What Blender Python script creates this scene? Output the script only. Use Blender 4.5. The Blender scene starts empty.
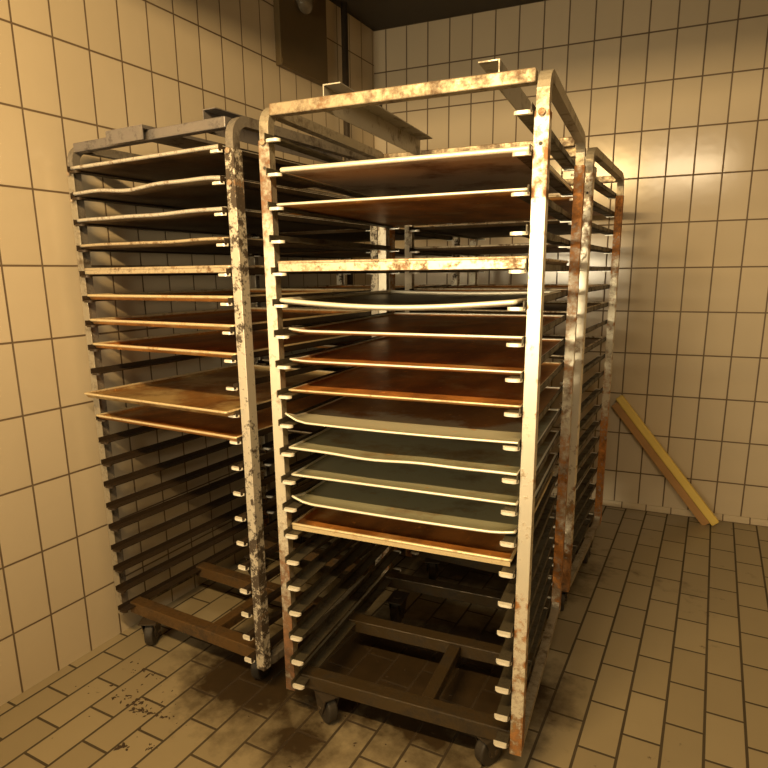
import bpy, bmesh, math, random
from mathutils import Vector, Matrix

# ------------------------------------------------------------------ camera, world, light, exposure
C = bpy.context.scene.collection
scene = bpy.context.scene
FLOOR = -0.15           # z of the floor; z = 0 is the lowest runner level of the racks

cam = bpy.data.cameras.new('camera')
cam.sensor_fit = 'HORIZONTAL'
cam.sensor_width = 36.0
cam.lens = 613.043 / 768 * 36.0
cam.shift_y = 25.0 / 768
cam.clip_start = 0.01
camo = bpy.data.objects.new('camera', cam)
C.objects.link(camo)
scene.camera = camo
yaw, pit, rol = 0.403129, 0.217791, -0.010986
fwd = Vector((-math.sin(yaw) * math.cos(pit), math.cos(yaw) * math.cos(pit), -math.sin(pit)))
rgt = Vector((math.cos(yaw), math.sin(yaw), 0))
upv = rgt.cross(fwd)
r2 = rgt * math.cos(rol) + upv * math.sin(rol)
u2 = -rgt * math.sin(rol) + upv * math.cos(rol)
M = Matrix((r2, u2, -fwd)).transposed().to_4x4()
M.translation = Vector((0.949458, -1.450895, 1.274733))
camo.matrix_world = M

scene.view_settings.view_transform = 'Standard'
scene.view_settings.look = 'None'
scene.view_settings.gamma = 1.0
scene.view_settings.use_curve_mapping = False
scene.view_settings.exposure = 0.12

world = bpy.data.worlds.new('world')
scene.world = world
world.use_nodes = True
world.node_tree.nodes['Background'].inputs[0].default_value = (1.0, 0.7, 0.4, 1)
world.node_tree.nodes['Background'].inputs[1].default_value = 0.02


def area(name, loc, target, sx, sy, power, col):
    l = bpy.data.lights.new(name, 'AREA')
    l.shape = 'RECTANGLE'
    l.size, l.size_y = sx, sy
    l.energy = power
    l.color = col
    o = bpy.data.objects.new(name, l)
    C.objects.link(o)
    o.location = loc
    o.rotation_euler = (Vector(target) - Vector(loc)).to_track_quat('-Z', 'Y').to_euler()
    return o


# long warm tube of the shaded lamp hanging behind the photographer (its shade is built further down)
LAMP = Vector((.70, -1.50, 2.345))
area('tube_light', LAMP + Vector((-.45, 0, 0)), LAMP + Vector((-.5, 1.0, -.55)), .8, 0.025, 56, (1.0, 0.655, 0.27))
area('tube_light', LAMP + Vector((.45, 0, 0)), LAMP + Vector((.45, 1.0, -.1)), .8, 0.025, 22, (1.0, 0.76, 0.45))


# paler light coming through the serving hatch in the wall behind the photographer
area('hatch_light', (-.36, -3.75, 1.30), (.1, 1.0, 1.2), 1.25, 0.42, 125, (1.0, 0.82, 0.52))


# ------------------------------------------------------------------ helpers


def setp(o, **k):
    for a, b in k.items():
        if b is not None:
            o[a] = b
    return o


def link(name, me, mat=None, parent=None):
    o = bpy.data.objects.new(name, me)
    C.objects.link(o)
    if mat is not None:
        if len(me.materials) == 0:
            me.materials.append(mat)
        elif me.materials[0] is not mat:
            o.material_slots[0].link = 'OBJECT'
            o.material_slots[0].material = mat
    if parent:
        o.parent = parent
    return o


def mesh(name, bm, smooth=False, recalc=True):
    me = bpy.data.meshes.new(name)
    if recalc:
        bmesh.ops.recalc_face_normals(bm, faces=bm.faces)
    bm.to_mesh(me)
    bm.free()
    if smooth:
        for p in me.polygons:
            p.use_smooth = True
    return me


def box(bm, x0, x1, y0, y1, z0, z1, bev=0.0):
    r = bmesh.ops.create_cube(bm, size=1)
    vs = r['verts']
    for v in vs:
        v.co = Vector(((x0 + x1) / 2 + v.co.x * (x1 - x0), (y0 + y1) / 2 + v.co.y * (y1 - y0), (z0 + z1) / 2 + v.co.z * (z1 - z0)))
    if bev > 0:
        es = list({e for v in vs for e in v.link_edges})
        bmesh.ops.bevel(bm, geom=es, offset=bev, segments=2, affect='EDGES', profile=0.5)
    return bm


def cyl(bm, c, axis, r, h, seg=24, r2_=None, bev=0.0):
    q = Vector(axis).to_track_quat('Z', 'Y').to_matrix().to_4x4()
    q.translation = Vector(c)
    res = bmesh.ops.create_cone(bm, cap_ends=True, segments=seg, radius1=r, radius2=r if r2_ is None else r2_, depth=h, matrix=q)
    if bev:
        es = [e for e in {e for v in res['verts'] for e in v.link_edges} if any(len(f.verts) > 4 for f in e.link_faces)]
        bmesh.ops.bevel(bm, geom=es, offset=bev, segments=2, affect='EDGES', profile=0.5)
    return bm


def prism(bm, pts, origin, ex, ey, ez, h):
    """extrude a 2-D outline pts (in ex, ey) by h along ez"""
    o, ex, ey, ez = Vector(origin), Vector(ex), Vector(ey), Vector(ez)
    a = [bm.verts.new(o + ex * p[0] + ey * p[1]) for p in pts]
    b = [bm.verts.new(o + ex * p[0] + ey * p[1] + ez * h) for p in pts]
    n = len(pts)
    bm.faces.new(a)
    bm.faces.new(b[::-1])
    for i in range(n):
        bm.faces.new((a[i], b[i], b[(i + 1) % n], a[(i + 1) % n]))
    return bm


def sweep_square(bm, path, w, d_in, xaxis=Vector((1, 0, 0)), closed=False):
    """square-section tube along a path lying in a plane whose normal is xaxis; section w (along xaxis) by d_in"""
    n = len(path)
    rings = []
    for i, p in enumerate(path):
        a = path[(i - 1) % n] if (closed or i > 0) else p
        b = path[(i + 1) % n] if (closed or i < n - 1) else p
        t = (b - a).normalized()
        s = xaxis.cross(t).normalized()
        rings.append([bm.verts.new(p + xaxis * sx * w / 2 + s * sy * d_in / 2) for sx, sy in ((-1, -1), (1, -1), (1, 1), (-1, 1))])
    for i in range(n if closed else n - 1):
        r, q = rings[i], rings[(i + 1) % n]
        for k in range(4):
            bm.faces.new((r[k], r[(k + 1) % 4], q[(k + 1) % 4], q[k]))
    if not closed:
        bm.faces.new(rings[0][::-1])
        bm.faces.new(rings[-1])
    return bm


# ------------------------------------------------------------------ materials
def nt(name):
    m = bpy.data.materials.new(name)
    m.use_nodes = True
    t = m.node_tree
    b = t.nodes['Principled BSDF']
    return m, t, b


def N(t, typ, **k):
    n = t.nodes.new(typ)
    for a, b in k.items():
        if a == 'ins':
            for i, v in b.items():
                n.inputs[i].default_value = v
        else:
            setattr(n, a, b)
    return n


def ramp(t, fac, p0, p1, c0=(0, 0, 0, 1), c1=(1, 1, 1, 1)):
    r = N(t, 'ShaderNodeValToRGB')
    r.color_ramp.elements[0].position = p0
    r.color_ramp.elements[1].position = p1
    r.color_ramp.elements[0].color = c0
    r.color_ramp.elements[1].color = c1
    t.links.new(fac, r.inputs[0])
    return r.outputs[0]


def mix(t, fac, a, b, mode='MIX'):
    m = N(t, 'ShaderNodeMix', data_type='RGBA', blend_type=mode)
    for sock, v in ((m.inputs[0], fac), (m.inputs[6], a), (m.inputs[7], b)):
        if hasattr(v, 'links') or hasattr(v, 'is_linked'):
            t.links.new(v, sock)
        elif isinstance(v, (int, float)):
            sock.default_value = v
        else:
            sock.default_value = (*v, 1) if len(v) == 3 else v
    return m.outputs[2]


def math_(t, op, a, b=None, c=None):
    m = N(t, 'ShaderNodeMath', operation=op)
    for i, v in enumerate((a, b, c)):
        if v is None:
            continue
        if isinstance(v, (int, float)):
            m.inputs[i].default_value = v
        else:
            t.links.new(v, m.inputs[i])
    return m.outputs[0]


def coords(t, rnd=True):
    tc = N(t, 'ShaderNodeTexCoord')
    if not rnd:
        return tc.outputs['Object'], tc.outputs['Object']
    oi = N(t, 'ShaderNodeObjectInfo')
    mul = math_(t, 'MULTIPLY', oi.outputs['Random'], 37.0)
    cx = N(t, 'ShaderNodeCombineXYZ')
    t.links.new(mul, cx.inputs[0])
    t.links.new(mul, cx.inputs[1])
    va = N(t, 'ShaderNodeVectorMath', operation='ADD')
    t.links.new(tc.outputs['Object'], va.inputs[0])
    t.links.new(cx.outputs[0], va.inputs[1])
    return va.outputs[0], tc.outputs['Object']


def noise(t, vec, scale, detail=6, rough=0.6, stretch=None):
    if stretch:
        mp = N(t, 'ShaderNodeMapping')
        mp.inputs['Scale'].default_value = stretch
        t.links.new(vec, mp.inputs[0])
        vec = mp.outputs[0]
    n = N(t, 'ShaderNodeTexNoise', ins={'Scale': scale, 'Detail': detail, 'Roughness': rough})
    t.links.new(vec, n.inputs['Vector'])
    return n.outputs[0]


def steel(name, base, grime, rust, g_lo=.52, r_lo=.6, metal=.6, rough=.38, scale=14, bands=(), bandsoft=.12, soft=.14):
    """worn steel: clean metal, dark baked-on grime, orange rust; bands = ((z, strength), ...) extra rust and, low on front posts, painted shade around heights of the part"""
    m, t, b = nt(name)
    v, obj = coords(t)
    n1 = noise(t, v, scale)
    n2 = noise(t, v, scale * 4.5, 8, .7)
    n3 = noise(t, v, scale * .45)
    g = math_(t, 'ADD', math_(t, 'MULTIPLY', n1, .65), math_(t, 'MULTIPLY', n2, .35))
    rsrc = math_(t, 'ADD', math_(t, 'MULTIPLY', n3, .6), math_(t, 'MULTIPLY', n2, .4))
    if bands:
        sep = N(t, 'ShaderNodeSeparateXYZ')
        t.links.new(obj, sep.inputs[0])
        jz = math_(t, 'COSINE', math_(t, 'MULTIPLY', sep.outputs[2], 2 * math.pi / .085))
        jz = math_(t, 'MAXIMUM', math_(t, 'SUBTRACT', jz, .55), 0.0)
        jx = math_(t, 'MAXIMUM', math_(t, 'SUBTRACT', math_(t, 'ABSOLUTE', sep.outputs[0]), .006), 0.0)
        rsrc = math_(t, 'ADD', rsrc, math_(t, 'MULTIPLY', math_(t, 'MULTIPLY', jz, jx), 26.0))
        for z, s, wd in bands:
            d = math_(t, 'ABSOLUTE', math_(t, 'SUBTRACT', sep.outputs[2], z))
            k = math_(t, 'MULTIPLY', math_(t, 'SUBTRACT', 1.0, math_(t, 'MINIMUM', math_(t, 'DIVIDE', d, wd), 1.0)), s)
            rsrc = math_(t, 'ADD', rsrc, k)
            g = math_(t, 'ADD', g, math_(t, 'MULTIPLY', k, .45))
    gm = ramp(t, g, g_lo, g_lo + soft)
    rm = ramp(t, rsrc, r_lo, r_lo + soft * 1.4)
    rcol = mix(t, ramp(t, math_(t, 'ADD', math_(t, 'MULTIPLY', n2, .5), math_(t, 'MULTIPLY', n1, .5)), .38, .62), tuple(c * .25 for c in rust), tuple(min(1, c * 1.9) for c in rust))
    c1 = mix(t, gm, base, grime)
    c2 = mix(t, rm, c1, rcol)
    t.links.new(c2, b.inputs['Base Color'])
    dirt = math_(t, 'MAXIMUM', gm, rm)
    t.links.new(math_(t, 'MULTIPLY', math_(t, 'SUBTRACT', 1.0, dirt), metal), b.inputs['Metallic'])
    t.links.new(math_(t, 'ADD', math_(t, 'MULTIPLY', dirt, .3), math_(t, 'ADD', rough - .05, math_(t, 'MULTIPLY', n2, .12))), b.inputs['Roughness'])
    bp = N(t, 'ShaderNodeBump', ins={'Strength': .25, 'Distance': .002})
    t.links.new(dirt, bp.inputs['Height'])
    t.links.new(bp.outputs[0], b.inputs['Normal'])
    return m


RUST = (.22, .10, .03)
GRIME = (.06, .035, .018)
m_post_clean = steel('post_clean', (.78, .72, .58), (.25, .17, .08), RUST, .58, .60, .45, .36,
                     bands=((1.52, .17, .26), (.0, .24, .62)), soft=.08)  # lower band: rust, deepened to paint in the light fading downwards
m_post_left = steel('post_left', (.74, .68, .54), (.17, .10, .045), (.13, .065, .03), .55, .58, .45, .38,
                    bands=((1.55, .22, .42), (-.05, .34, .75)))  # low on this post the brown also paints in weaker light
m_post_dirty = steel('post_dirty', (.70, .64, .52), (.06, .042, .026), (.20, .12, .06), .55, .86, .5, .42, scale=26,
                     bands=((1.55, .30, .55), (.20, .30, .70)), soft=.07)
m_post_rusty = steel('post_rusty', (.70, .65, .52), (.16, .08, .03), (.33, .13, .025), .52, .52, .45, .4,
                     bands=((1.55, .26, .42), (.2, .22, .70)))
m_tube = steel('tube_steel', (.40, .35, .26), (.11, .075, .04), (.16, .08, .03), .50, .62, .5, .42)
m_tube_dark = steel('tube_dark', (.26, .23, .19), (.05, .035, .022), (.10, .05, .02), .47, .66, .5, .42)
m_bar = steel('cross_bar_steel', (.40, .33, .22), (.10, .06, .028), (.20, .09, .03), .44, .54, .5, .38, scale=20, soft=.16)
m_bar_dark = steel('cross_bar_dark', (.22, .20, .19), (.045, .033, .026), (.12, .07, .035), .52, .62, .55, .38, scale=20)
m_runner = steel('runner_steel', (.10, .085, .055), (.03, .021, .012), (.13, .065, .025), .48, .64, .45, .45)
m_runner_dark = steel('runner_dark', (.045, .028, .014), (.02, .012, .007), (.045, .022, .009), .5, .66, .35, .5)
m_lip = steel('runner_lip', (.92, .88, .76), (.45, .33, .18), (.35, .17, .06), .64, .70, .25, .35, scale=30)
m_channel = steel('channel_steel', (.40, .37, .31), (.13, .09, .05), (.15, .08, .035), .52, .66, .5, .4)
m_base_brown = steel('base_brown', (.15, .085, .032), (.06, .035, .014), (.16, .07, .02), .46, .62, .4, .34)
m_base = steel('base_steel', (.075, .05, .022), (.03, .02, .009), (.16, .07, .02), .46, .62, .4, .36)
m_bolt = steel('bolt_steel', (.5, .4, .28), (.18, .09, .04), (.25, .1, .03), .45, .5, .5, .4, scale=60)


def simple(name, col, rough=.5, metal=0., var=.3, scale=12):
    m, t, b = nt(name)
    v, _ = coords(t)
    n = noise(t, v, scale)
    c = mix(t, n, tuple(x * (1 - var) for x in col), tuple(min(1, x * (1 + var)) for x in col))
    t.links.new(c, b.inputs['Base Color'])
    b.inputs['Roughness'].default_value = rough
    b.inputs['Metallic'].default_value = metal
    return m


m_rubber = simple('wheel_rubber', (.035, .028, .02), .6)
m_wheelhub = simple('wheel_hub', (.12, .09, .06), .5, .5)
m_yellow = simple('yellow_paint', (.78, .58, .14), .5, 0, .12, 5)
m_woodside = simple('board_edge_wood', (.42, .23, .08), .6, 0, .2, 9)
m_duct = simple('duct_paint', (.13, .09, .04), .4, .2, .2, 3)
m_pipe = simple('pipe_paint', (.06, .045, .03), .45, .2)
m_ceiling = simple('ceiling_paint', (.045, .036, .024), .7, 0, .2, 2)
m_plain = simple('plaster', (.55, .45, .30), .7, 0, .1, 2)
m_glass = simple('lamp_glass', (.16, .13, .09), .08, 0, .2)
m_chrome = simple('chrome', (.75, .70, .6), .18, .9, .1)
m_crumb = simple('dirt', (.05, .03, .015), .8)


def tray_mat(name, clean, baked, dark, lo, hi, rough=.35, metal=.35, scale=5.0, front=0.0):
    """sheet metal with baked-on brown residue; front > 0 keeps a paler strip along the front edge"""
    m, t, b = nt(name)
    v, obj = coords(t)
    n1 = noise(t, v, scale, 5, .55)
    n2 = noise(t, v, scale * 6, 8, .7)
    n3 = noise(t, v, scale * 1.7, 6, .6, (1, .5, 1))
    s = math_(t, 'ADD', math_(t, 'MULTIPLY', n1, .75), math_(t, 'MULTIPLY', n2, .25))
    if front:
        sep = N(t, 'ShaderNodeSeparateXYZ')
        t.links.new(obj, sep.inputs[0])
        s = math_(t, 'ADD', s, math_(t, 'MULTIPLY', math_(t, 'SUBTRACT', sep.outputs[1], .22), front))
    k = ramp(t, s, lo, hi)
    c = mix(t, ramp(t, n3, .38, .62), baked, dark)
    c = mix(t, k, clean, c)
    c = mix(t, ramp(t, n2, .60, .68), c, tuple(min(1, x * 1.8) for x in baked))
    t.links.new(c, b.inputs['Base Color'])
    b.inputs['Metallic'].default_value = metal
    t.links.new(math_(t, 'ADD', rough, math_(t, 'MULTIPLY', n2, .2)), b.inputs['Roughness'])
    return m


m_tray_brown = tray_mat('tray_brown', (.62, .42, .18), (.60, .25, .06), (.30, .12, .03), .33, .45)
m_tray_tan = tray_mat('tray_tan', (.55, .40, .18), (.36, .18, .05), (.18, .075, .02), .42, .56)
m_tray_green = tray_mat('tray_green', (.34, .33, .22), (.24, .16, .07), (.14, .08, .03), .50, .66, .4, .2, 5, .35)
m_tray_mixed = tray_mat('tray_mixed', (.46, .45, .33), (.34, .18, .06), (.20, .09, .03), .42, .52, .38, .2, 5, .9)
m_tray_grey = tray_mat('tray_grey', (.48, .44, .34), (.22, .14, .07), (.10, .06, .03), .50, .66, .36, .5)
m_tray_dark = tray_mat('tray_dark', (.16, .11, .06), (.12, .06, .02), (.05, .028, .012), .42, .6, .4, .4)
m_rim_light = steel('rim_light', (.86, .80, .64), (.45, .32, .15), (.40, .20, .07), .62, .66, .35, .38, scale=12)
m_rim_tan = steel('rim_tan', (.72, .58, .34), (.34, .20, .08), (.32, .15, .045), .52, .58, .4, .4, scale=22)
m_rim_grey = steel('rim_grey', (.66, .62, .54), (.20, .14, .09), (.22, .12, .05), .50, .60, .5, .4, scale=30, soft=.12)
m_rim_worn = steel('rim_worn', (.60, .50, .34), (.16, .09, .04), (.26, .13, .045), .50, .56, .5, .4, scale=26, soft=.10)


def tile_mat(name, c1, c2, grout, bw, rh, ox, oy, offset, rough, plane, mortar=.0062, stain_shade=None, bumps=.5, wave=.0):
    m, t, b = nt(name)
    tc = N(t, 'ShaderNodeTexCoord')
    sep = N(t, 'ShaderNodeSeparateXYZ')
    t.links.new(tc.outputs['Object'], sep.inputs[0])
    cb = N(t, 'ShaderNodeCombineXYZ')
    a_, b_ = plane
    t.links.new(math_(t, 'ADD', sep.outputs[a_], 20 * bw - ox), cb.inputs[0])
    t.links.new(math_(t, 'ADD', sep.outputs[b_], 20 * rh - oy), cb.inputs[1])
    br = N(t, 'ShaderNodeTexBrick', offset=offset, offset_frequency=2, squash=1.0)
    br.inputs['Color1'].default_value = (*c1, 1)
    br.inputs['Color2'].default_value = (*c2, 1)
    br.inputs['Mortar'].default_value = (*grout, 1)
    br.inputs['Scale'].default_value = 1.0
    br.inputs['Mortar Size'].default_value = mortar * .62
    br.inputs['Mortar Smooth'].default_value = .3
    br.inputs['Bias'].default_value = 0
    br.inputs['Brick Width'].default_value = bw
    br.inputs['Row Height'].default_value = rh
    t.links.new(cb.outputs[0], br.inputs['Vector'])
    col = br.outputs[0]
    n = noise(t, tc.outputs['Object'], 3, 5, .6)
    n2 = noise(t, tc.outputs['Object'], 16, 8, .65)
    col = mix(t, math_(t, 'MULTIPLY', n, .35), col, tuple(x * .72 for x in c1))
    r = math_(t, 'ADD', math_(t, 'MULTIPLY', br.outputs['Fac'], .5), rough)
    if stain_shade:  # round blotches: floor grime plus shade painted into the tile colour
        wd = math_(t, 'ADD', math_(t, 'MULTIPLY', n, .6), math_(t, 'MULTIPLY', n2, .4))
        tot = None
        for (x, y, rad, amt) in stain_shade:
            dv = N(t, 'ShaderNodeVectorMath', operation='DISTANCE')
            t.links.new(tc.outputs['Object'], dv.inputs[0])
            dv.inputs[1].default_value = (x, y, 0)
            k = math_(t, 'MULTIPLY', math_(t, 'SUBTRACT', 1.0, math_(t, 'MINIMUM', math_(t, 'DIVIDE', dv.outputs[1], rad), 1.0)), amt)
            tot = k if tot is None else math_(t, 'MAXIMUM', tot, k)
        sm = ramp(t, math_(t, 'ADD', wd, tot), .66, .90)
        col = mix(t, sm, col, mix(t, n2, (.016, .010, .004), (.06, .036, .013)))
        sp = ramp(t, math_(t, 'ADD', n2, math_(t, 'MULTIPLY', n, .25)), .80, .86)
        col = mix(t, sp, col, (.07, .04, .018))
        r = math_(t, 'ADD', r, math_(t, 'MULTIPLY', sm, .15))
    t.links.new(col, b.inputs['Base Color'])
    t.links.new(r, b.inputs['Roughness'])
    bp = N(t, 'ShaderNodeBump', ins={'Strength': bumps, 'Distance': .003})
    h = math_(t, 'SUBTRACT', 1.0, br.outputs['Fac'])
    if wave:
        h = math_(t, 'ADD', h, math_(t, 'MULTIPLY', noise(t, tc.outputs['Object'], 9, 2), wave))
    t.links.new(h, bp.inputs['Height'])
    t.links.new(bp.outputs[0], b.inputs['Normal'])
    return m


WT1, WT2, GR = (.58, .49, .35), (.63, .535, .39), (.085, .045, .018)
# ------------------------------------------------------------------ room shell
BA, LA = -0.00512, 0.08794          # turn of the back wall, of the left wall and the floor tiles
K = Vector((-0.739, 2.408, 0))      # the corner between them
CEIL = 2.74
m_back = tile_mat('tiles_back', WT1, WT2, GR, .1370, .2421, .85 - (K.x), .0775 - FLOOR, 0, .17, (0, 2), wave=.35, mortar=.0072)
m_left = tile_mat('tiles_left', WT1, WT2, GR, .1376, .2465, .39, .0793 - FLOOR, 0, .16, (1, 2), wave=.6)
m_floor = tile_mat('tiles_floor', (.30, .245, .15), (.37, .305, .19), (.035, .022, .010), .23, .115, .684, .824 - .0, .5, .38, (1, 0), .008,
                   stain_shade=((-.05, .35, .7, .62), (.30, .45, .62, .80), (-.28, .16, .5, .58), (-.55, .9, .5, .34), (.2, 1.45, .75, .62), (.05, .0, .30, .46), (-.48, -.08, .2, .16), (.9, 1.6, 1.0, .12)))  # grime, darkened further as painted shade under and behind the racks
m_base_tile = tile_mat('tiles_base', WT1, WT2, GR, .137, .3, .95, .0, 0, .2, (0, 2))


def shell_box(name, dims, mat, loc=(0, 0, 0), rz=0.0):
    bm = bmesh.new()
    box(bm, *dims)
    o = link(name, mesh(name, bm), mat)
    o.location = loc
    o.rotation_euler = (0, 0, rz)
    o['kind'] = 'structure'
    return o


FY = -3.0    # wall behind the photographer
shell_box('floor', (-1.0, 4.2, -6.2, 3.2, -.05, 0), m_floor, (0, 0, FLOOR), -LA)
shell_box('wall_back', (-.3, 4.0, 0, .12, 0, 3.0), m_back, (K.x, K.y, FLOOR), BA)
shell_box('wall_left', (-.12, 0, -6.6, 0, 0, 3.0), m_left, (K.x, K.y, FLOOR), -LA)
bpy.data.objects['wall_left'].data.materials[0] = tile_mat('tiles_left_wall', WT1, WT2, GR, .1376, .2465, .39 - (K.y * math.cos(LA) + K.x * math.sin(LA)), .0793 - FLOOR, 0, .16, (1, 2), wave=.6)
shell_box('wall_right', (0, .12, -6.0, 0, 0, 3.0), m_plain, (2.75, 2.5, FLOOR))
shell_box('ceiling', (-1.6, 2.9, -5.4, 2.5, 0, .1), m_ceiling, (0, 0, CEIL))
bm = bmesh.new()                    # wall behind the photographer, with a serving hatch
box(bm, -1.5, -.90, FY - .12, FY, FLOOR, CEIL)
box(bm, .30, 2.9, FY - .12, FY, FLOOR, CEIL)
box(bm, -.90, .30, FY - .12, FY, FLOOR, 1.08)
box(bm, -.90, .30, FY - .12, FY, 1.50, CEIL)
link('wall_front', mesh('wall_front', bm), m_plain)['kind'] = 'structure'

bm = bmesh.new()
pts = [(0, 0), (.022, 0), (.022, .012), (.012, .022), (.010, .036), (0, .036)]
prism(bm, [(-p[0], p[1]) for p in pts], (0, 0, 0), (0, 1, 0), (0, 0, 1), (1, 0, 0), 3.5)
bo = link('baseboard_back', mesh('baseboard_back', bm), m_base_tile)
bo.location = (K.x, K.y, FLOOR)
bo.rotation_euler = (0, 0, BA)
bo['kind'] = 'structure'


def LW(n, s, z):
    """point n metres out from the left wall, s along it, height z"""
    nn = Vector((math.cos(LA), -math.sin(LA), 0))
    dl = Vector((math.sin(LA), math.cos(LA), 0))
    return nn * (-0.94775 + n) + dl * s + Vector((0, 0, z))


def wall_box(name, n0, n1, s0, s1, z0, z1, mat, bev=.004):
    bm = bmesh.new()
    box(bm, n0, n1, s0, s1, z0, z1, bev)
    o = link(name, mesh(name, bm), mat)
    p = LW(0, 0, 0)
    o.location = p
    o.rotation_euler = (0, 0, -LA)
    return o


duct = wall_box('air_duct', .0, .035, 1.325, 1.745, 2.282, CEIL, m_duct)
setp(duct, label='flat brown boxed duct hanging down the left tiled wall from the ceiling', category='duct')
bm = bmesh.new()
box(bm, .0355, .0385, 1.330, 1.740, 2.287, 2.309)
fl = link('edge_flange', mesh('edge_flange', bm), m_duct, duct)
pipe = bpy.data.objects.new('wall_pipe', None)
C.objects.link(pipe)
pipe.location = LW(.05, 1.905, 1.0)
setp(pipe, label='dark vertical pipe running down the left tiled wall beside the duct', category='pipe')
bm = bmesh.new()
cyl(bm, (0, 0, .87), (0, 0, 1), .019, 1.74, 20)
link('pipe_run', mesh('pipe_run', bm, True), m_pipe, pipe)
for z in (.45, 1.25):
    bm = bmesh.new()
    cyl(bm, (0, 0, z), (0, 0, 1), .024, .025, 20)
    box(bm, -.052, -.015, -.008, .008, z - .01, z + .01)
    link('pipe_clip', mesh('pipe_clip', bm), m_pipe, pipe)

lamp = bpy.data.objects.new('bulkhead_lamp', None)
C.objects.link(lamp)
lamp.location = LW(.0375, 1.50, 2.61)
lamp.rotation_euler = (0, 0, -LA)
setp(lamp, label='round dark glass bulkhead lamp with bright metal collar mounted on the brown duct', category='lamp')
bm = bmesh.new()
cyl(bm, (.012, 0, .03), (1, 0, 0), .055, .024, 32, bev=.004)
link('collar', mesh('collar', bm, False), m_chrome, lamp)
bm = bmesh.new()
bmesh.ops.create_uvsphere(bm, u_segments=28, v_segments=16, radius=.05)
for v in bm.verts:
    v.co = Vector((.03 + v.co.x * .75, v.co.y, v.co.z * 1.15 - .0))
link('glass_dome', mesh('glass_dome', bm, True), m_glass, lamp)

shade = bpy.data.objects.new('tube_lamp', None)
C.objects.link(shade)
shade.location = LAMP
setp(shade, label='long shaded tube lamp hanging from the ceiling behind the photographer', category='lamp')
bm = bmesh.new()
box(bm, -.90, .90, -.06, .30, .060, .070)
box(bm, -.90, .90, -.07, -.06, -.02, .070)
box(bm, -.90, .90, .29, .30, -.004, .060)
box(bm, -.91, -.90, -.07, .30, -.004, .070)
box(bm, .90, .91, -.07, .30, -.004, .070)
link('lamp_shade', mesh('lamp_shade', bm), m_ceiling, shade)
for x in (-.5, .5):
    bm = bmesh.new()
    cyl(bm, (x, .1, .07 + (CEIL - LAMP.z - .07) / 2), (0, 0, 1), .006, CEIL - LAMP.z - .07, 12)
    link('hanger_rod', mesh('hanger_rod', bm), m_pipe, shade)

bk = bpy.data.objects.new('wall_bracket', None)
C.objects.link(bk)
bk.location = (K.x + .035, K.y - .0, 2.29)
setp(bk, label='small dark metal bracket high in the corner between the two tiled walls', category='bracket')
bm = bmesh.new()
box(bm, -.025, .02, -.03, 0, -.06, .06, .004)
link('bracket_plate', mesh('bracket_plate', bm), m_pipe, bk)
bm = bmesh.new()
cyl(bm, (0, -.04, -.01), (0, 0, 1), .014, .08, 16)
link('hinge_pin', mesh('hinge_pin', bm, True), m_pipe, bk)

# ------------------------------------------------------------------ rack
W, S, LW_, DT = .687, .085, .0414, .86     # clear width, level pitch, ledge width, length of a runner
PF = .018                                  # front face of the posts, behind the runner tips
T = .028
YB = DT - PF                               # rear face of the posts
ZT, ZB = 1.715, -.035
NL = 20
MESH = {}


def get(key, fn):
    if key not in MESH:
        MESH[key] = fn()
    return MESH[key]


def ring_path(y0, y1, z0, z1, r, n=6):
    p = []
    for cy_, cz_, a0 in ((y1 - r, z1 - r, 0), (y0 + r, z1 - r, 90), (y0 + r, z0 + r, 180), (y1 - r, z0 + r, 270)):
        for i in range(n + 1):
            a = math.radians(a0 + 90 * i / n)
            p.append(Vector((0, cy_ + r * math.cos(a), cz_ + r * math.sin(a))))
    return p


def mk_ring():
    bm = bmesh.new()
    sweep_square(bm, ring_path(PF + .004 + T / 2, YB - .004 - T / 2, ZB + T / 2, ZT - T / 2, .05), T, T, closed=True)
    bmesh.ops.bevel(bm, geom=[e for e in bm.edges if e.is_manifold and e.calc_face_angle(0) > 1.2], offset=.003, segments=2, affect='EDGES')
    return mesh('side_frame', bm)


def mk_plate(front, side):
    """angle iron over a post: flat face to the front (or rear) and a return on the outer side"""
    bm = bmesh.new()
    s = 1 if side > 0 else -1
    y0 = PF if front else YB - .004
    box(bm, -T / 2 - .0025, T / 2 + .0025, y0, y0 + .004, -.03, 1.62, .001)
    ya, yb = (PF + .004, PF + .036) if front else (YB - .036, YB - .004)
    if not front:
        box(bm, -T / 2 - .0025, T / 2 + .0025, YB - .004 - T - .0035, YB - .004 - T - .0005, -.03, 1.62, .001)
    xa = s * (T / 2)
    box(bm, min(xa, xa + s * .0025), max(xa, xa + s * .0025), ya, yb, -.03, 1.62)
    return mesh('post_plate', bm)


def mk_runner():
    bm = bmesh.new()
    box(bm, .0005, .003, PF - .018, YB + .018, .0, .019)
    box(bm, .0005, LW_ - .004, .012, DT - .012, .0, .0035)
    return mesh('runner', bm)


def mk_lip(rear=False):
    bm = bmesh.new()
    n = 5
    pts = []
    r = .012
    for cx_, a0 in ((LW_ - r, 270), (r, 180)):
        for i in range(n + 1):
            a = math.radians(a0 + 90 * i / n if a0 == 270 else 180 + 90 * i / n)
            pts.append((cx_ + r * math.cos(a), r + r * math.sin(a)))
    # tongue outline: rounded front, straight back
    front = sorted(pts, key=lambda p: math.atan2(p[1] - r, p[0] - LW_ / 2))
    outl = [(LW_, .014)] + [p for p in sorted(pts, key=lambda p: -p[0])] + [(0, .014)]
    outl = [(x, y if not rear else DT - y) for x, y in outl]
    prism(bm, outl, (0, 0, -.0035), (1, 0, 0), (0, 1, 0), (0, 0, 1), .0075)
    return mesh('end_lip', bm)


def mk_bar(x0, x1, y0, y1, z0, z1, bev=.003):
    bm = bmesh.new()
    box(bm, x0, x1, y0, y1, z0, z1, bev)
    return mesh('bar', bm)


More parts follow.
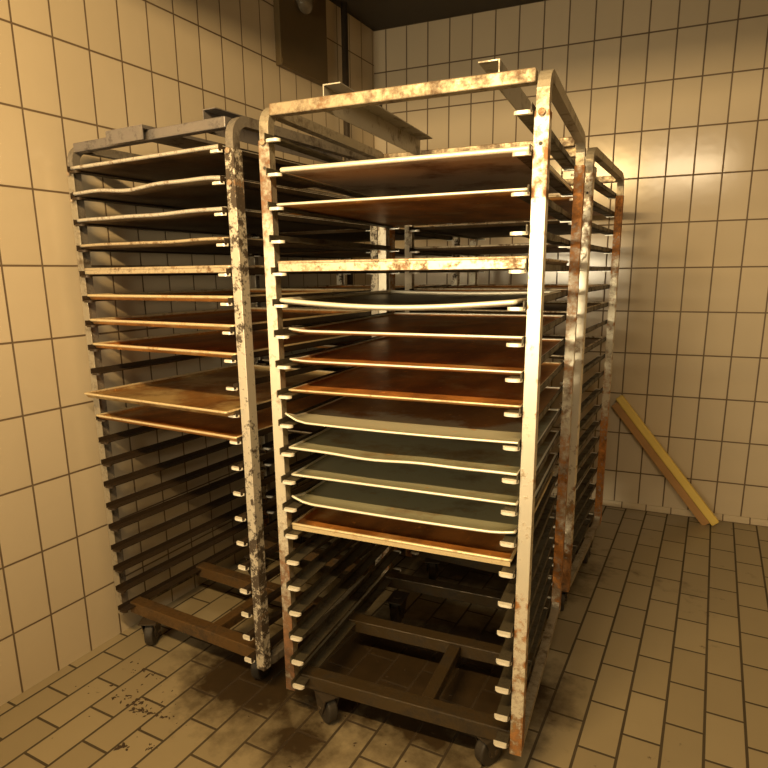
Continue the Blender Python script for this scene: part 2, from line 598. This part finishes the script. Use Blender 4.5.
def mk_channel(side, wide=.05, tall=.062):
    """inverted angle: top flange and one hanging plate, with a hooked rear end"""
    bm = bmesh.new()
    box(bm, 0, wide, .0, .73, tall - .003, tall)
    xa = 0 if side < 0 else wide - .003
    box(bm, xa, xa + .003, .0, .73, 0, tall - .003)
    return mesh('top_channel', bm)


def mk_wide():
    bm = bmesh.new()
    box(bm, 0, .17, .0, .66, .043, .046)
    box(bm, 0, .17, .0, .003, .004, .043)
    box(bm, .167, .17, .003, .66, .036, .043)
    return mesh('wide_channel', bm)


def mk_wheel():
    bm = bmesh.new()
    cyl(bm, (0, 0, .052), (1, 0, 0), .052, .034, 32, bev=.007)
    return mesh('wheel', bm, False)


def mk_hub():
    bm = bmesh.new()
    cyl(bm, (0, 0, .052), (1, 0, 0), .024, .038, 20)
    cyl(bm, (0, 0, .052), (1, 0, 0), .008, .058, 12)
    return mesh('hub', bm)


def mk_fork():
    bm = bmesh.new()
    for s in (-1, 1):
        pts = [(-.014, .036), (.014, .036), (.045, .106), (-.045, .106)]
        x = s * .024
        prism(bm, [(p[0] * 1.0, p[1]) for p in pts], (x - .0015, 0, 0), (0, 1, 0), (0, 0, 1), (1, 0, 0), .003)
    box(bm, -.034, .034, -.05, .05, .1065, .1115)
    cyl(bm, (0, 0, .113), (0, 0, 1), .018, .004, 16)
    return mesh('fork', bm)


def mk_bolt():
    bm = bmesh.new()
    cyl(bm, (0, -.004, 0), (0, 1, 0), .0085, .008, 12, bev=.002)
    return mesh('bolt', bm)


def mk_hole():
    bm = bmesh.new()
    cyl(bm, (0, .0012, 0), (0, 1, 0), .0045, .003, 14)
    return mesh('hole', bm)


def caster(parent, x, y, rz=0.0):
    f = link('caster', get('fork', mk_fork), m_pipe, parent)
    f.location = (x, y, FLOOR + .0)
    f.rotation_euler = (0, 0, rz)
    w_ = link('wheel', get('wheel', mk_wheel), m_rubber, f)
    h_ = link('hub', get('hub', mk_hub), m_wheelhub, f)
    return f


def rack(name, label, loc, rz, mats, casters=((.10, .10, .0), (.62, .09, .0), (.10, .70, 0), (.62, .70, 0)), channels=((.145, -1), (.55, 1)), bolts=()):
    root = bpy.data.objects.new(name, None)
    C.objects.link(root)
    root.empty_display_size = .1
    # the Empty stands on the floor under the front left corner of the rack
    root.location = (loc[0], loc[1], FLOOR)
    root.rotation_euler = (0, 0, rz)
    setp(root, label=label, category='bakery rack', group='wheeled bakery racks')
    body_z = -FLOOR
    P = []
    for side, x in ((-1, -T / 2), (1, W + T / 2 + .005)):
        o = link('side_frame', get('ring', mk_ring), mats['tube'], root)
        o.location = (x, 0, body_z)
        for front in (True, False):
            key = ('fl' if side < 0 else 'fr') if front else ('rl' if side < 0 else 'rr')
            p = link('post_plate', get(('plate', front, side), lambda: mk_plate(front, side)), mats.get(key, mats['fl']), root)
            p.location = (x, 0, body_z)
            for z in bolts if front else ():
                bl = link('bolt', get('bolt', mk_bolt), m_bolt, p)
                bl.location = (0.0, PF, z)
            if front:
                hl = link('bolt_hole', get('hole', mk_hole), m_rubber, p)
                hl.location = (0.0, PF, 1.551)
    for i in range(NL):
        z = (NL - 1 - i) * S + body_z
        for side in (0, 1):
            r = link('runner', get('runner', mk_runner), mats['runner'], root)
            if side:
                r.location = (W, DT, z)
                r.rotation_euler = (0, 0, math.pi)
            else:
                r.location = (0, 0, z)
            for k in (False, True):
                l = link('end_lip', get(('lip', k), lambda: mk_lip(k)), mats['lip'] if side else mats.get('lip_left', mats['lip']), r)
    for y0 in (PF + .012, YB - .042):
        c = link('top_cross_bar', get(('bar', y0), lambda: mk_bar(.0, W, y0, y0 + .03, ZT - .034, ZT - .004)), mats['bar'], root)
        c.location = (0, 0, body_z)
    for x, sd, *wide in channels:
        if wide:
            c = link('top_channel', get('wide_channel', mk_wide), mats['channel'], root)
            c.location = (x, PF - .012, body_z + ZT - .040)
            continue
        c = link('top_channel', get(('ch', sd), lambda: mk_channel(sd)), mats['channel'], root)
        c.location = (x, PF + .042, body_z + ZT - .030)
    # base: front and rear beam, middle cross beam, one beam lengthways
    bz0, bz1 = -.036, .012
    for y0, nm in ((PF + .035, 'base_beam'), (.40, 'base_beam'), (YB - .085, 'base_beam')):
        c = link(nm, get(('beam', y0), lambda: mk_bar(.0, W, y0, y0 + .05, bz0, bz1)), mats['base'], root)
        c.location = (0, 0, body_z)
    c = link('base_spine', get('spine', lambda: mk_bar(.40, .44, PF + .087, .398, bz0 + .005, bz1 - .004)), mats['base'], root)
    c.location = (0, 0, body_z)
    for x, y, a in casters:
        f = caster(root, x, y, a)
        f.location = (x, y, 0)
    return root


mats2 = dict(tube=m_tube, fl=m_post_left, fr=m_post_clean, rl=m_post_clean, rr=m_post_rusty, runner=m_runner, lip=m_lip, bar=m_bar, channel=m_channel, base=m_base)
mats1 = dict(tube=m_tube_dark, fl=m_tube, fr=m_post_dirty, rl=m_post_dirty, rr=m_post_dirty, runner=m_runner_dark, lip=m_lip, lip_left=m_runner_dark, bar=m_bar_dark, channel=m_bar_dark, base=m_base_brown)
mats3 = dict(tube=m_tube, fl=m_post_clean, fr=m_post_clean, rl=m_post_clean, rr=m_post_rusty, runner=m_runner, lip=m_lip, bar=m_bar, channel=m_channel, base=m_base)

R1 = dict(loc=(-.184 - W * math.cos(.12), .053 + W * math.sin(.12)), rz=-.12)
R2 = dict(loc=(0, 0), rz=0.0)
R3 = dict(loc=(.014, 1.03), rz=-.090)
R4 = dict(loc=(-.775, 1.03), rz=-.073)

rack2 = rack('bakery_rack', 'tall wheeled bakery rack in the middle, nearest the camera, loaded with twelve flat trays', R2['loc'], R2['rz'], mats2,
             casters=((.085, .075, .95), (.617, .10, -.5), (.085, .70, 0), (.617, .70, .5)), bolts=(19 * S,))
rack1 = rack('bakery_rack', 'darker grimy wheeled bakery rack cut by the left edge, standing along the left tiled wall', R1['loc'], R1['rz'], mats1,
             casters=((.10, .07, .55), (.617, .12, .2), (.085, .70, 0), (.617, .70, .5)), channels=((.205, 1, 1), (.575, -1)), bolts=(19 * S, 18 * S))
rack3 = rack('bakery_rack', 'rusty wheeled bakery rack farthest back, behind the middle rack beside the yellow board', R3['loc'], R3['rz'], mats3,
             casters=((.085, .075, .35), (.68, .08, .2), (.085, .62, 0), (.69, .58, .1)))

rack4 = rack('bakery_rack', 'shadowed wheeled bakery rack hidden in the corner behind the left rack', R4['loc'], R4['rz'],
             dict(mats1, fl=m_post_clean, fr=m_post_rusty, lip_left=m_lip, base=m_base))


# ------------------------------------------------------------------ trays
def tray(R, level, label, group, mat, rim_mat, yf=.045, h=.010, bead=.0035, sag=0.0, curl=0.0, curlr=0.0, wav=0.0, depth=.79, x0=.010, x1=.677, seed=0, dz=0.0, tilt=0.0, flip=False):
    """one sheet tray: sheet with a turned-up edge, rolled rim as its part"""
    rnd = random.Random(seed)
    ph = [rnd.uniform(0, 6.28) for _ in range(4)]
    nx, ny = 22, 16
    w = x1 - x0

    def zf(u, v):
        z = -sag * math.sin(math.pi * u) * (0.35 + .65 * (1 - v))
        z += wav * (math.sin(u * 9 + ph[0]) * .6 + math.sin(u * 17 + ph[1]) * .3) * (1 - v) ** 2
        if curl:
            z += curl * max(0, 1 - u / .10) ** 2 * max(0, 1 - v / .12) ** 2
        if curlr:
            z += curlr * max(0, 1 - (1 - u) / .12) ** 2 * max(0, 1 - v / .12) ** 2
        z += tilt * (u - .5)
        return z
    bm = bmesh.new()
    g = {}
    us = [0, .008] + [.008 + .984 * (i / nx) for i in range(1, nx)] + [.992, 1]
    vs = [0, .007] + [.007 + .986 * (j / ny) for j in range(1, ny)] + [.993, 1]
    for i, u in enumerate(us):
        for j, v in enumerate(vs):
            e = 1 if i in (0, len(us) - 1) or j in (0, len(vs) - 1) else 0
            g[i, j] = bm.verts.new((u * w, v * depth, zf(u, v) + e * h))
    for i in range(len(us) - 1):
        for j in range(len(vs) - 1):
            bm.faces.new((g[i, j], g[i + 1, j], g[i + 1, j + 1], g[i, j + 1]))
    # give the sheet thickness
    geom = bmesh.ops.duplicate(bm, geom=bm.verts[:] + bm.edges[:] + bm.faces[:])
    dup_v = [x for x in geom['geom'] if isinstance(x, bmesh.types.BMVert)]
    dup_f = [x for x in geom['geom'] if isinstance(x, bmesh.types.BMFace)]
    for v in dup_v:
        v.co.z -= .0018
    bmesh.ops.reverse_faces(bm, faces=dup_f)
    bmesh.ops.recalc_face_normals(bm, faces=bm.faces)
    name = 'baking_tray'
    o = link(name, mesh(name, bm, True, False), mat)
    # rolled rim
    bm = bmesh.new()
    loop = [(u, 0) for u in us] + [(1, v) for v in vs[1:]] + [(u, 1) for u in us[::-1][1:]] + [(0, v) for v in vs[::-1][1:-1]]
    rings = []
    n = len(loop)
    pts = [Vector((u * w, v * depth, zf(u, v) + h)) for u, v in loop]
    for i, p in enumerate(pts):
        t = (pts[(i + 1) % n] - pts[i - 1]).normalized()
        out = t.cross(Vector((0, 0, 1))).normalized()
        rings.append([bm.verts.new(p + out * math.cos(a) * bead + Vector((0, 0, 1)) * (math.sin(a) * bead)) for a in [k * math.pi / 4 for k in range(8)]])
    for i in range(n):
        a, b = rings[i], rings[(i + 1) % n]
        for k in range(8):
            bm.faces.new((a[k], a[(k + 1) % 8], b[(k + 1) % 8], b[k]))
    if h > .014:     # tall turned-up front wall
        a = [bm.verts.new((u * w, -bead * .6, zf(u, 0) + h)) for u in us]
        b = [bm.verts.new((u * w, -bead * .6, zf(u, 0) - .0)) for u in us]
        for i in range(len(us) - 1):
            bm.faces.new((a[i], a[i + 1], b[i + 1], b[i]))
    rm = link('rolled_rim', mesh('rolled_rim', bm, True), rim_mat, o)
    mw = Matrix.Rotation(R['rz'], 4, 'Z')
    p = Vector((R['loc'][0], R['loc'][1], 0)) + mw @ Vector((x0, yf, 0))
    o.location = (p.x, p.y, (NL - 1 - level) * S + .0078 + dz)
    o.rotation_euler = (0, 0, R['rz'])
    setp(o, label=label, category='baking tray', group=group)
    return o


G2 = 'baking trays in the middle rack'
G1 = 'baking trays in the left rack'
G3 = 'baking trays in the rear rack'
OL = 'of the middle rack'
tray(R2, 1, 'baking tray with bright pale front edge and dark underside, topmost ' + OL, G2, m_tray_grey, m_rim_light, yf=.014, h=.004, bead=.0065, x0=.042, x1=.683, seed=1)
tray(R2, 2, 'baking tray with thin pale edge and rusty brown underside, second ' + OL, G2, m_tray_brown, m_rim_light, yf=.02, h=.004, bead=.0035, x0=.020, x1=.680, seed=2)
tray(R2, 4, 'baking tray with tall speckled rusty front wall, third from top ' + OL, G2, m_tray_dark, m_rim_worn, yf=.025, h=.024, bead=.004, x0=.012, x1=.683, seed=3)
tray(R2, 5, 'pale thick-edged baking tray sagging in the centre, fourth from top ' + OL, G2, m_tray_grey, m_rim_light, yf=.03, h=.007, bead=.0062, x0=.012, x1=.66, sag=.016, curl=.0, seed=4)
tray(R2, 6, 'brown baked-on tray just below the pale sagging tray ' + OL, G2, m_tray_brown, m_rim_light, yf=.05, h=.006, bead=.0035, x0=.022, x1=.680, curl=.006, seed=5)
tray(R2, 7, 'reddish brown baking tray, sixth from top ' + OL, G2, m_tray_brown, m_rim_light, yf=.05, h=.006, bead=.003, x0=.020, x1=.680, curl=.004, seed=6)
tray(R2, 8, 'reddish brown baking tray directly above the half grey half brown tray ' + OL, G2, m_tray_brown, m_rim_tan, yf=.045, h=.006, bead=.003, x0=.015, x1=.680, seed=7)
tray(R2, 9, 'tray with grey-green front strip, brown back and curled up left corner, topmost greenish one', G2, m_tray_mixed, m_rim_light, yf=.025, h=.003, bead=.0032, x0=.012, x1=.683, curl=.022, sag=.004, seed=8)
tray(R2, 10, 'wavy-edged grey-green baking tray right below the half grey half brown one', G2, m_tray_green, m_rim_light, yf=.035, h=.004, bead=.0040, x0=.014, x1=.680, wav=.004, sag=.004, seed=13)
tray(R2, 11, 'flat grey-green baking tray between the wavy and the curled greenish trays', G2, m_tray_green, m_rim_light, yf=.045, h=.004, bead=.0038, x0=.012, x1=.678, seed=10)
tray(R2, 12, 'grey-green baking tray with curled left corner, lowest of the greenish trays', G2, m_tray_green, m_rim_light, yf=.045, h=.004, bead=.0040, x0=.010, x1=.676, curl=.016, curlr=.008, sag=.003, seed=11)
tray(R2, 13, 'brown baking tray with broad tan front wall, lowest tray ' + OL, G2, m_tray_brown, m_rim_tan, yf=.045, h=.016, bead=.0045, x0=.006, x1=.668, seed=12)

LL = 'of the left rack'
spec1 = [
    (0, 'topmost baking tray with worn whitish edge ' + LL, m_tray_dark, m_rim_grey, dict(yf=.012, h=.006, bead=.006)),
    (1, 'baking tray with bent up wavy edge, second from top ' + LL, m_tray_dark, m_rim_grey, dict(yf=.012, h=.008, bead=.006, wav=.007)),
    (2, 'dark baking tray with worn metallic edge, third from top ' + LL, m_tray_dark, m_rim_grey, dict(yf=.015, h=.008, bead=.006, wav=.002)),
    (3, 'dark baking tray with speckled brown edge, fourth from top ' + LL, m_tray_dark, m_rim_worn, dict(yf=.015, h=.010, bead=.005, wav=.002)),
    (4, 'speckled tall-edged baking tray, fifth from top ' + LL, m_tray_dark, m_rim_worn, dict(yf=.02, h=.016, bead=.005)),
    (5, 'straight-edged tan rimmed tray seen edge on, sixth from top ' + LL, m_tray_brown, m_rim_tan, dict(yf=.02, h=.012, bead=.005)),
    (6, 'brown tray with tan speckled rim, seventh from top ' + LL, m_tray_brown, m_rim_tan, dict(yf=.02, h=.012, bead=.005)),
    (7, 'brown tray above the one empty level ' + LL, m_tray_brown, m_rim_tan, dict(yf=.02, h=.012, bead=.0045)),
    (9, 'golden tan baking tray pulled forward, just below the empty level ' + LL, m_tray_tan, m_rim_tan, dict(yf=-.035, h=.012, bead=.0042)),
    (10, 'dark reddish brown baking tray, lowest tray ' + LL, m_tray_brown, m_rim_tan, dict(yf=.0, h=.010, bead=.0042)),
]
for k, (lv, lab, mt, rmt, kw) in enumerate(spec1):
    tray(R1, lv, lab, G1, mt, rmt, seed=20 + k, x0=.008, x1=.681, **kw)

ORD = ['topmost', 'second', 'third', 'fourth', 'fifth', 'sixth', 'seventh', 'eighth', 'ninth', 'tenth', 'eleventh', 'lowest']
for R, G, where, levels in ((R3, G3, 'rear rack standing by the yellow board', (1, 2, 3, 5, 6, 8)),
                            (R4, 'baking trays in the hidden corner rack', 'shadowed corner rack behind the left rack', (1, 2, 3, 5, 6, 7, 8, 9, 10, 11, 13))):
    for k, lv in enumerate(levels):
        nm = ORD[k] if k < len(levels) - 1 else 'lowest'
        tray(R, lv, 'dark greasy baking tray, %s tray of the %s' % (nm, where), G, m_tray_dark if k % 3 else m_tray_brown, m_rim_worn, seed=40 + k + lv, yf=.03, h=.010, bead=.004)

# ------------------------------------------------------------------ board leaning on the back wall
bd = bpy.data.objects.new('leaning_board', None)
C.objects.link(bd)
a_ = Vector((.835, 2.385, .545))
b_ = Vector((1.400, 2.300, FLOOR + .015))
d_ = (b_ - a_)
L_ = d_.length
d_.normalize()
yv = Vector((0, 1, 0))
yv = (yv - d_ * yv.dot(d_)).normalized()
zv = d_.cross(yv)
if zv.z < 0:
    zv = -zv
Mx = Matrix((d_, zv.cross(d_), zv)).transposed().to_4x4()
Mx.translation = a_
bd.matrix_world = Mx
setp(bd, label='long yellow painted wooden board leaning slantwise against the back tiled wall at right', category='board')
bm = bmesh.new()
box(bm, 0, L_, -.040, .0, -.022, .022, .006)
link('painted_plank', mesh('painted_plank', bm), m_yellow, bd)
bm = bmesh.new()
box(bm, .02, L_ - .02, -.030, .0, -.066, -.0225, .003)
link('wood_batten', mesh('wood_batten', bm), m_woodside, bd)

# ------------------------------------------------------------------ crumbs of dirt swept along the floor joints
rnd = random.Random(5)
bm = bmesh.new()
for (cx_, cy_, ex, ey, n, sz) in ((-.58, -.10, .10, .025, 34, .005), (-.52, -.125, .05, .02, 30, .005), (-.45, -.12, .05, .012, 26, .004), (-.36, -.24, .02, .012, 10, .005),
                                  (-.44, -.27, .02, .01, 12, .006), (-.66, .04, .06, .03, 25, .004), (-.5, -.1, .2, .1, 30, .003), (.15, .2, .3, .3, 50, .004)):
    for _ in range(n):
        x, y = rnd.gauss(cx_, ex * .6), rnd.gauss(cy_, ey * .6)
        s = sz * rnd.uniform(.4, 1.3)
        mt4 = Matrix.Translation((x, y, FLOOR + s * .25)) @ Matrix.Rotation(rnd.uniform(0, 6), 4, 'Z') @ Matrix.Diagonal((s * rnd.uniform(.7, 2.4), s * rnd.uniform(.4, 1), s * .5, 1))
        bmesh.ops.create_cone(bm, cap_ends=True, segments=rnd.choice((3, 4, 5)), radius1=1, radius2=.5, depth=1, matrix=mt4)
cr = link('dirt_crumbs', mesh('dirt_crumbs', bm), m_crumb)
setp(cr, kind='stuff', label='dark crumbs of dirt scattered on the floor tiles at lower left', category='dirt')
